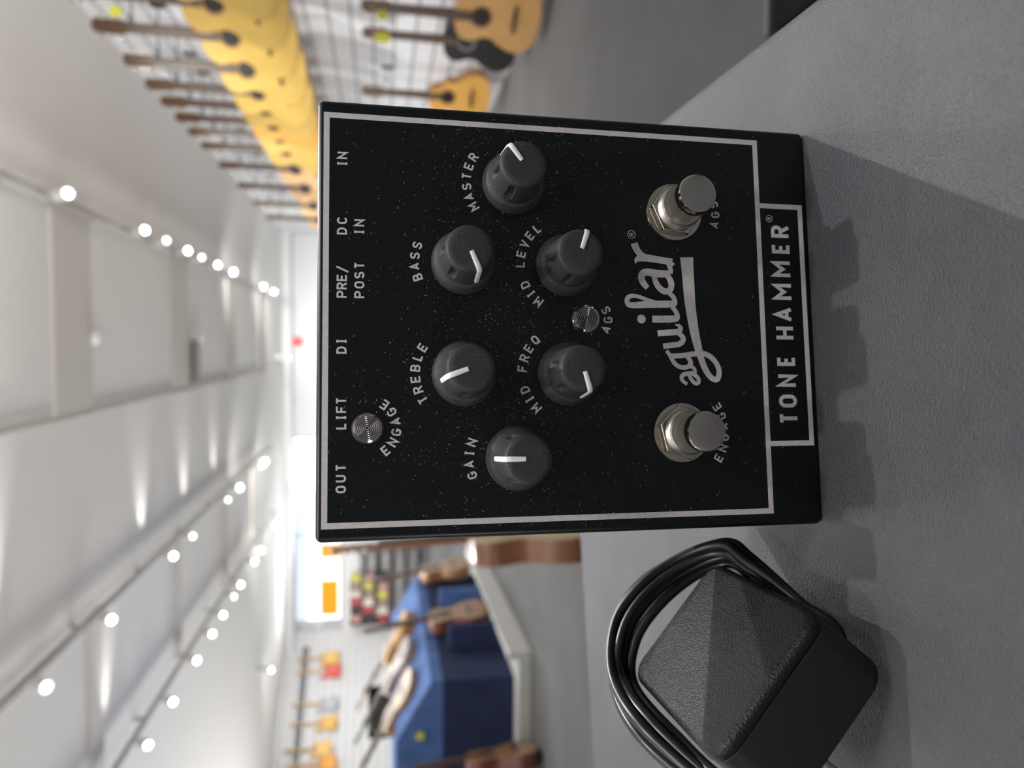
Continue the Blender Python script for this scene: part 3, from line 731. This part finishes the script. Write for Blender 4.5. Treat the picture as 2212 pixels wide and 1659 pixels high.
KN = {'GAIN': (-31, 9.4, 90), 'TREBLE': (-12.4, 21, 110), 'BASS': (12.4, 21, 203), 'MASTER': (31, 9.4, 36), 'MID FREQ': (-12.4, -2.6, 196), 'MID LEVEL': (12.4, -2.6, -19)}
for k, (a, b, an) in KN.items(): arcword(k, (a, b), 10.75, 12.9, mid=90)
arcword('ENGAGE', (-24.1, 41.8), 6.08, 21.4, True, -88)
arcword('AGS', (0.2, -6.8), 5.35, 24.4, True, -91.5)
arcword('AGS', (25.9, -28.9), 10.7, 13.2, True, -90); arcword('ENGAGE', (-25.9, -28.9), 10.9, 13.2, True, -90)
# TONE HAMMER
bm = bmesh.new()
for ch, x0, x1 in (('T', -24.3, -21.4), ('O', -20.3, -17.2), ('N', -15.4, -12.35), ('E', -10.35, -7.9), ('H', -3.95, -.85), ('A', .45, 3.75), ('M', 5.65, 9.6), ('M', 11.25, 15.15), ('E', 17.0, 19.6), ('R', 20.95, 24.0)):
    glyph(bm, ch, ((x0 + x1) / 2, -56.28), x1 - x0, 4.7, .92)
flatobj('lettering', bm, 'large printed words TONE HAMMER')
def regmark(c, r):
    bm = bmesh.new()
    strip(bm, [(c[0] + r * cos(2 * pi * k / 28), c[1] + r * sin(2 * pi * k / 28)) for k in range(28)], .14, True)
    glyph(bm, 'R', c, r * .85, r * 1.1, .17); flatobj('lettering', bm, 'small printed R in a circle')
regmark((20.3, -18.4), .95); regmark((25.6, -53.65), .82)

# script logo, brush strokes in tracing units (x down the pedal, y to the left), mapped to millimetres below
LOGO = [
 # a
 [(1140, 2770, 60), (1085, 2735, 62), (1048, 2690, 68), (1045, 2640, 72), (1085, 2605, 76), (1170, 2590, 78), (1270, 2578, 72)],
 [(1170, 2600, 60), (1190, 2660, 66), (1235, 2725, 70), (1290, 2762, 66), (1332, 2740, 66), (1328, 2680, 72), (1285, 2630, 74), (1240, 2600, 70), (1190, 2590, 60)],
 [(1255, 2600, 74), (1272, 2545, 62), (1250, 2500, 58), (1205, 2475, 60), (1160, 2470, 60)],
 # g
 [(783, 2199, 62), (815, 2240, 66), (850, 2290, 72), (900, 2385, 74), (960, 2450, 76), (1050, 2487, 76), (1140, 2478, 80), (1195, 2430, 86), (1180, 2360, 80), (1135, 2300, 70)],
 [(845, 2290, 84), (960, 2290, 84), (1100, 2277, 86), (1240, 2258, 90), (1350, 2250, 100)],
 # underline with its loop
 [(1132, 610, 240), (1138, 700, 228), (1152, 900, 214), (1166, 1100, 206), (1176, 1264, 200), (1195, 1450, 186), (1230, 1700, 172), (1275, 1950, 158), (1330, 2180, 136), (1360, 2290, 116), (1395, 2400, 112), (1450, 2530, 108), (1520, 2635, 100), (1595, 2692, 96), (1655, 2675, 100), (1680, 2560, 92), (1643, 2440, 92), (1560, 2330, 92), (1470, 2272, 92), (1370, 2240, 90)],
 # u
 [(726, 2124, 92), (850, 2110, 94), (985, 2092, 94), (1050, 2050, 92), (1068, 1995, 92), (1040, 1945, 84), (985, 1905, 76)],
 [(632, 1905, 104), (780, 1893, 102), (950, 1882, 100), (1010, 1855, 92), (1018, 1810, 84), (990, 1775, 56), (930, 1754, 20)],
 # i
 [(540, 1662, 118), (760, 1662, 118), (930, 1655, 112), (968, 1625, 92), (955, 1560, 84), (915, 1495, 80), (870, 1460, 70)],
 # l
 [(600, 1375, 56), (470, 1338, 62), (330, 1285, 66), (230, 1262, 68), (145, 1280, 80), (108, 1340, 84), (140, 1410, 96), (240, 1425, 104), (400, 1414, 120), (620, 1410, 122), (850, 1408, 120), (915, 1400, 96), (922, 1345, 88), (890, 1275, 84), (830, 1225, 80)],
 # a
 [(462, 1132, 92), (400, 1060, 106), (357, 970, 116), (372, 890, 118), (450, 862, 126), (600, 885, 130), (740, 892, 122), (850, 880, 90)],
 [(560, 900, 90), (600, 1030, 100), (660, 1130, 108), (760, 1192, 108), (845, 1160, 104), (866, 1070, 106), (830, 965, 104), (770, 905, 90)],
 [(850, 890, 86), (852, 820, 84), (820, 740, 76), (790, 690, 70)],
 # r
 [(290, 625, 112), (420, 618, 126), (600, 645, 118), (760, 672, 114), (885, 690, 118)],
 [(885, 690, 118), (850, 745, 80)],
 [(232, 368, 128), (262, 455, 122), (310, 530, 118), (370, 585, 116), (450, 620, 110)],
 [(300, 610, 60), (268, 655, 70), (252, 715, 14)],
]
HM = (0.00027524, -0.0138018, 23.1813, -0.0140312, 0.000252536, -15.715, -1.57916e-05, 7.56278e-06)
def lg(x, y):
    D = HM[6] * x + HM[7] * y + 1
    return ((HM[0] * x + HM[1] * y + HM[2]) / D, (HM[3] * x + HM[4] * y + HM[5]) / D)
bm = bmesh.new()
for k, st in enumerate(LOGO):
    sp = smooth_path(st, 6)
    pts = [lg(x, y) for x, y, w in sp]; wd = [max(.05, w) * .01385 for x, y, w in sp]
    strip(bm, pts, wd, h=HP + k * .02)
disc(bm, lg(361, 1657), 75 * .01385, HP)
flatobj('script_logo', bm, 'silver grey script word aguilar with an underline swash')

# knobs
def knob_mesh():
    bm = bmesh.new()
    dents = [60, 120, 180, 240, 300]
    def rmod(a, r, z):
        if not (4.6 < z < 10.9): return 1
        d = 0.0
        for q in dents:
            da = (math.degrees(a) - q + 180) % 360 - 180
            ex = (da / 7.5) ** 6 + ((z - 7.7) / 2.4) ** 6
            d = max(d, math.exp(-ex * .9))
        return 1 - .19 * d
    prof = [(7.2, .15), (7.2, .7), (7.05, 1.2), (6.55, 2.6), (6.3, 3.0), (5.95, 3.15), (5.75, 3.3), (5.7, 3.9)]
    for k in range(31): prof.append((5.68 - .62 * k / 30, 4.3 + 6.7 * k / 30))
    prof += [(4.98, 11.5), (4.8, 11.9), (4.45, 12.15), (3.5, 12.25), (1.5, 12.28)]
    lathe(bm, prof, 216, None, rmod)
    bm.transform(MP_LOCAL)
    return bm
MP_LOCAL = Matrix.Diagonal((.001, .001, .001, 1))
def pointer_mesh():
    """raised white line: along the cap, over the edge and down the side (knob axis = z, pointer along +x)"""
    bm = bmesh.new(); w = .54
    path = [(.7, 12.24), (3.6, 12.22), (4.45, 12.1), (4.85, 11.8), (5.02, 11.3), (5.25, 9.2), (5.62, 5.2), (5.68, 4.6)]
    hts = [.28] * len(path); prev = None
    secs = []
    for i, (r, z) in enumerate(path):
        a = path[max(0, i - 1)]; c = path[min(len(path) - 1, i + 1)]
        t = Vector((c[0] - a[0], 0, c[1] - a[1])).normalized(); nn = Vector((-t.z, 0, t.x))
        if nn.x + nn.z < 0: nn = -nn
        p = Vector((r, 0, z)); ww = w * (.85 if i in (0, len(path) - 1) else 1)
        secs.append([bm.verts.new(p + Vector((0, -ww, 0)) - nn * .15), bm.verts.new(p + Vector((0, -ww, 0)) + nn * .2), bm.verts.new(p + Vector((0, -ww * .7, 0)) + nn * .32),
                     bm.verts.new(p + Vector((0, ww * .7, 0)) + nn * .32), bm.verts.new(p + Vector((0, ww, 0)) + nn * .2), bm.verts.new(p + Vector((0, ww, 0)) - nn * .15)])
    for a, b in zip(secs, secs[1:]):
        for k in range(6): bm.faces.new((a[k], a[(k + 1) % 6], b[(k + 1) % 6], b[k]))
    bm.faces.new(secs[0][::-1]); bm.faces.new(secs[-1])
    bm.transform(MP_LOCAL); return bm
FRONT = Matrix(((1, 0, 0, 0), (0, 0, -1, 0), (0, 1, 0, 0), (0, 0, 0, 1)))   # knob axis (z) out of the panel
kn0 = None
for nm, (a, b, an) in KN.items():
    if kn0 is None:
        kn0 = kn = obj('knob', knob_mesh(), M_KNOB, PED, ang=40)
        obj('pointer', pointer_mesh(), M_POINTER, kn, ang=50)
    else:
        kn = copy_tree(kn0, PED)
    kn.matrix_local = Matrix.Translation(P3(a, b, 0)) @ FRONT @ Matrix.Rotation(RAD(an), 4, 'Z')
    kn['label'] = 'black %s knob with white pointer line' % nm
# indicator lenses
def lens_mesh():
    bm = bmesh.new(); prof = [(3.2, 0.05), (3.2, .55), (3.05, .85), (2.72, 1.0), (2.6, .9)]
    r = 2.55
    for k in range(6):
        prof += [(r, .95 + k * .05), (r - .10, 1.42 + k * .06), (r - .17, 1.46 + k * .06), (r - .24, 1.42 + k * .06), (r - .34, .98 + k * .05)]
        r -= .40
    prof += [(.1, 1.6)]
    lathe(bm, prof, 56); bm.transform(MP_LOCAL); return bm
for (a, b), nm in (((-24.1, 41.8), 'ENGAGE'), ((.2, -6.8), 'AGS')):
    l = obj('indicator_lens', lens_mesh(), M_LENS, PED, ang=20)
    l.matrix_local = Matrix.Translation(P3(a, b, 0)) @ FRONT
    l['label'] = 'clear ridged indicator lens by the word %s' % nm
    bm = bmesh.new(); lathe(bm, [(3.32, .03), (3.32, .42), (3.22, .5), (3.2, .4)], 56); bm.transform(MP_LOCAL)
    obj('bezel', bm, M_LENS2, l, ang=30)
# foot switches
for (a, b), nm, rot in (((-25.9, -28.9), 'ENGAGE', 12), ((25.9, -28.9), 'AGS', 24)):
    bm = bmesh.new()
    lathe(bm, [(3.55, 5.2), (3.55, 6.4), (3.7, 7.3), (3.85, 8.6), (4.1, 10.2), (4.36, 11.2), (4.42, 12.6), (4.36, 13.2), (4.18, 13.58), (3.9, 13.7), (1.0, 13.72)], 64); bm.transform(MP_LOCAL)
    bt = obj('foot_switch', bm, M_NICKEL, PED, ang=30)
    bt.matrix_local = Matrix.Translation(P3(a, b, 0)) @ FRONT @ Matrix.Rotation(RAD(rot), 4, 'Z')
    bt['label'] = 'nickel foot switch above the word %s' % nm
    bm = bmesh.new(); lathe(bm, [(3.92, 13.705), (3.85, 13.74), (1.0, 13.745)], 48); bm.transform(MP_LOCAL); obj('button_face', bm, M_NICKEL2, bt)
    bm = bmesh.new(); lathe(bm, [(6.9, .05), (6.95, .35), (6.75, .85), (6.0, .95)], 64); bm.transform(MP_LOCAL); obj('washer', bm, M_NICKEL, bt)
    bm = bmesh.new(); hexo = [(6.35 * cos(RAD(60 * k)), 6.35 * sin(RAD(60 * k))) for k in range(6)]
    prism(bm, hexo, .96, 3.1, 'xy', bev=.28); bm.transform(MP_LOCAL); obj('hex_nut', bm, M_NICKEL, bt, smooth=False)
    pr = [(5.05, 3.11)]
    for k in range(5): pr += [(5.05, 3.3 + k * .42), (4.85, 3.5 + k * .42)]
    pr += [(4.95, 5.5), (4.7, 5.9), (3.6, 5.95)]
    bm = bmesh.new(); lathe(bm, pr, 56); bm.transform(MP_LOCAL); obj('threaded_bushing', bm, M_NICKEL2, bt, ang=20)
# dust and lint clinging to the front
random.seed(3); bm = bmesh.new(); cnt = 0
while cnt < 4600:
    a, b = random.uniform(-46, 46), random.uniform(-58, 51)
    dens = .16 + .84 * math.exp(-((b - 10) / 20) ** 2) * (1 - .35 * (abs(a) / 46) ** 2)
    if random.random() > dens: continue
    cnt += 1
    if random.random() < .93:
        r = random.choice((.022, .028, .03, .035, .04, .05, .075)); an = random.uniform(0, 3.1); ex = random.uniform(1, 2.2)
        flat(bm, [(a + r * ex * cos(an), b + r * ex * sin(an)), (a - r * sin(an), b + r * cos(an)), (a - r * ex * cos(an), b - r * ex * sin(an)), (a + r * sin(an), b - r * cos(an))], .13)
    else:
        an = random.uniform(0, 6.28); cv = random.uniform(-2.2, 2.2); ln = random.uniform(.25, .85); p = [(a, b)]
        for k in range(5):
            p.append((p[-1][0] + ln / 5 * cos(an), p[-1][1] + ln / 5 * sin(an))); an += cv / 5
        strip(bm, p, .05, h=.13)
d = obj('dust', bm, M_DUST, PED, smooth=False); d['kind'] = 'stuff'; d['label'] = 'pale dust and lint on the black front'

# ------------------------------------------------------------------ power adapter leaning on its prongs, cord wound round it
SC = 0.88
ex = Vector((.7655, .0604, -.6406)).normalized(); ez = Vector((.6377, .0624, .7678)); ez = (ez - ex * ez.dot(ex)).normalized(); ey = ez.cross(ex)
org0 = Vector(((-.0915 - .0611) / 2, (.1400 + .1424) / 2, (-.0731 - .0985) / 2)) * SC
aw, al, ah = .0412 * SC, .0550 * SC, .0213 * SC
AD = thing('power_adapter', 'black textured power adapter wound with its cord on the grey counter left of the pedal', 'power adapter')
AD.matrix_world = Matrix(((ex.x, ey.x, ez.x, org0.x), (ex.y, ey.y, ez.y, org0.y), (ex.z, ey.z, ez.z, org0.z + CZ), (0, 0, 0, 1)))
def shell(name, z0, z1, ins, mt, rz0, rz1):
    """rounded-corner slab built as a stack of inset outlines"""
    bm = bmesh.new(); rings = []
    def ol(ins_, z):
        cr = max(.0012, .0055 - ins_); x0, x1, y0, y1 = -aw / 2 + ins_, aw / 2 - ins_, ins_, al - ins_; o = []
        for cx, cy, a0 in ((x1 - cr, y1 - cr, 0), (x0 + cr, y1 - cr, 90), (x0 + cr, y0 + cr, 180), (x1 - cr, y0 + cr, 270)):
            for k in range(9): o.append(bm.verts.new((cx + cr * cos(RAD(a0 + k * 11.25)), cy + cr * sin(RAD(a0 + k * 11.25)), z)))
        return o
    seq = []
    for k in range(7):
        t = k / 6 * pi / 2; seq.append((ins + rz0 * (1 - sin(t)), z0 + rz0 * (1 - cos(t))))
    for k in range(7):
        t = k / 6 * pi / 2; seq.append((ins + rz1 * (1 - cos(t)), z1 - rz1 * (1 - sin(t))))
    rings = [ol(i, z) for i, z in seq]
    for a, b in zip(rings, rings[1:]):
        for k in range(36): bm.faces.new((a[k], a[(k + 1) % 36], b[(k + 1) % 36], b[k]))
    bm.faces.new(rings[0][::-1]); bm.faces.new(rings[-1])
    return obj(name, bm, mt, AD, ang=50)
shell('upper_shell', -.0008, .0016, .0, M_ADAPT, .0002, .0019)
shell('lower_shell', -ah, -.00105, .0001, M_ADAPT2, .002, .0002)
shell('seam_core', -.0012, -.0007, .0007, M_ADAPT2, .0001, .0001)
obj('plug_plate', box(bmesh.new(), (-aw * .42, al * .12, -ah - .0035), (aw * .10, al * .86, -ah - .0001), .0012, 3), M_ADAPT2, AD)
for yy in (.30, .68):
    o = obj('prong', box(bmesh.new(), (-aw * .12 - .0008, al * yy - .003, -ah - .0145), (-aw * .12 + .0008, al * yy + .003, -ah - .0036), .0005), M_BRASS, AD); o['label'] = 'brass coloured plug prong'
# cord: loops that ride round the far side and tuck under the box
random.seed(8)
def loop(off, zf, zn, ph):
    hw = aw / 2
    P = [(-hw * .55, .008, zn), (-hw * .2, al * .25 + ph, zn), (hw * .3, al * .32, zn), (hw + .0007, al * .28, -ah * .8),
         (hw + .0015 + off * .06, al * .45, -ah * .45), (hw + off * .50, al * .74, zf), (hw + off * .55, al * .95, zf + .003), (hw * .70, al + off * .75, zf + .0062), (hw * .05, al + off * 1.15 + ph, zf + .0088),
         (-hw * .6, al + off * 1.05, zf + .0085), (-hw - off * .45, al * .95, zf + .005), (-hw - off * .85, al * .55, zf), (-hw - off * .5, al * .22, zn * .6)]
    return smooth_path(P, 8, True)
for off, zf, zn, ph in ((.0034, -.0050, -.0205, 0), (.0062, -.0036, -.0222, .0004), (.0084, -.0020, -.0238, -.0004), (.0098, -.0004, -.0206, .0006), (.0074, .0006, -.0224, -.0003), (.0050, -.0012, -.0240, .0008), (.0090, -.0052, -.0215, .0002)):
    bm = bmesh.new(); tube(bm, loop(off, zf, zn, ph), .00135, 12, True)
    obj('cord_loop', bm, M_CORD, AD, ang=80)
bm = bmesh.new()
tube(bm, smooth_path([(-aw / 2 - .004, al * .3, -.012), (-aw / 2 - .006, al * .1, -.014), (-aw / 2 - .012, -.006, -.010), (-aw / 2 - .02, -.012, -.004)], 6), .00125, 10)
obj('cord_end', bm, M_CORD, AD, ang=80)
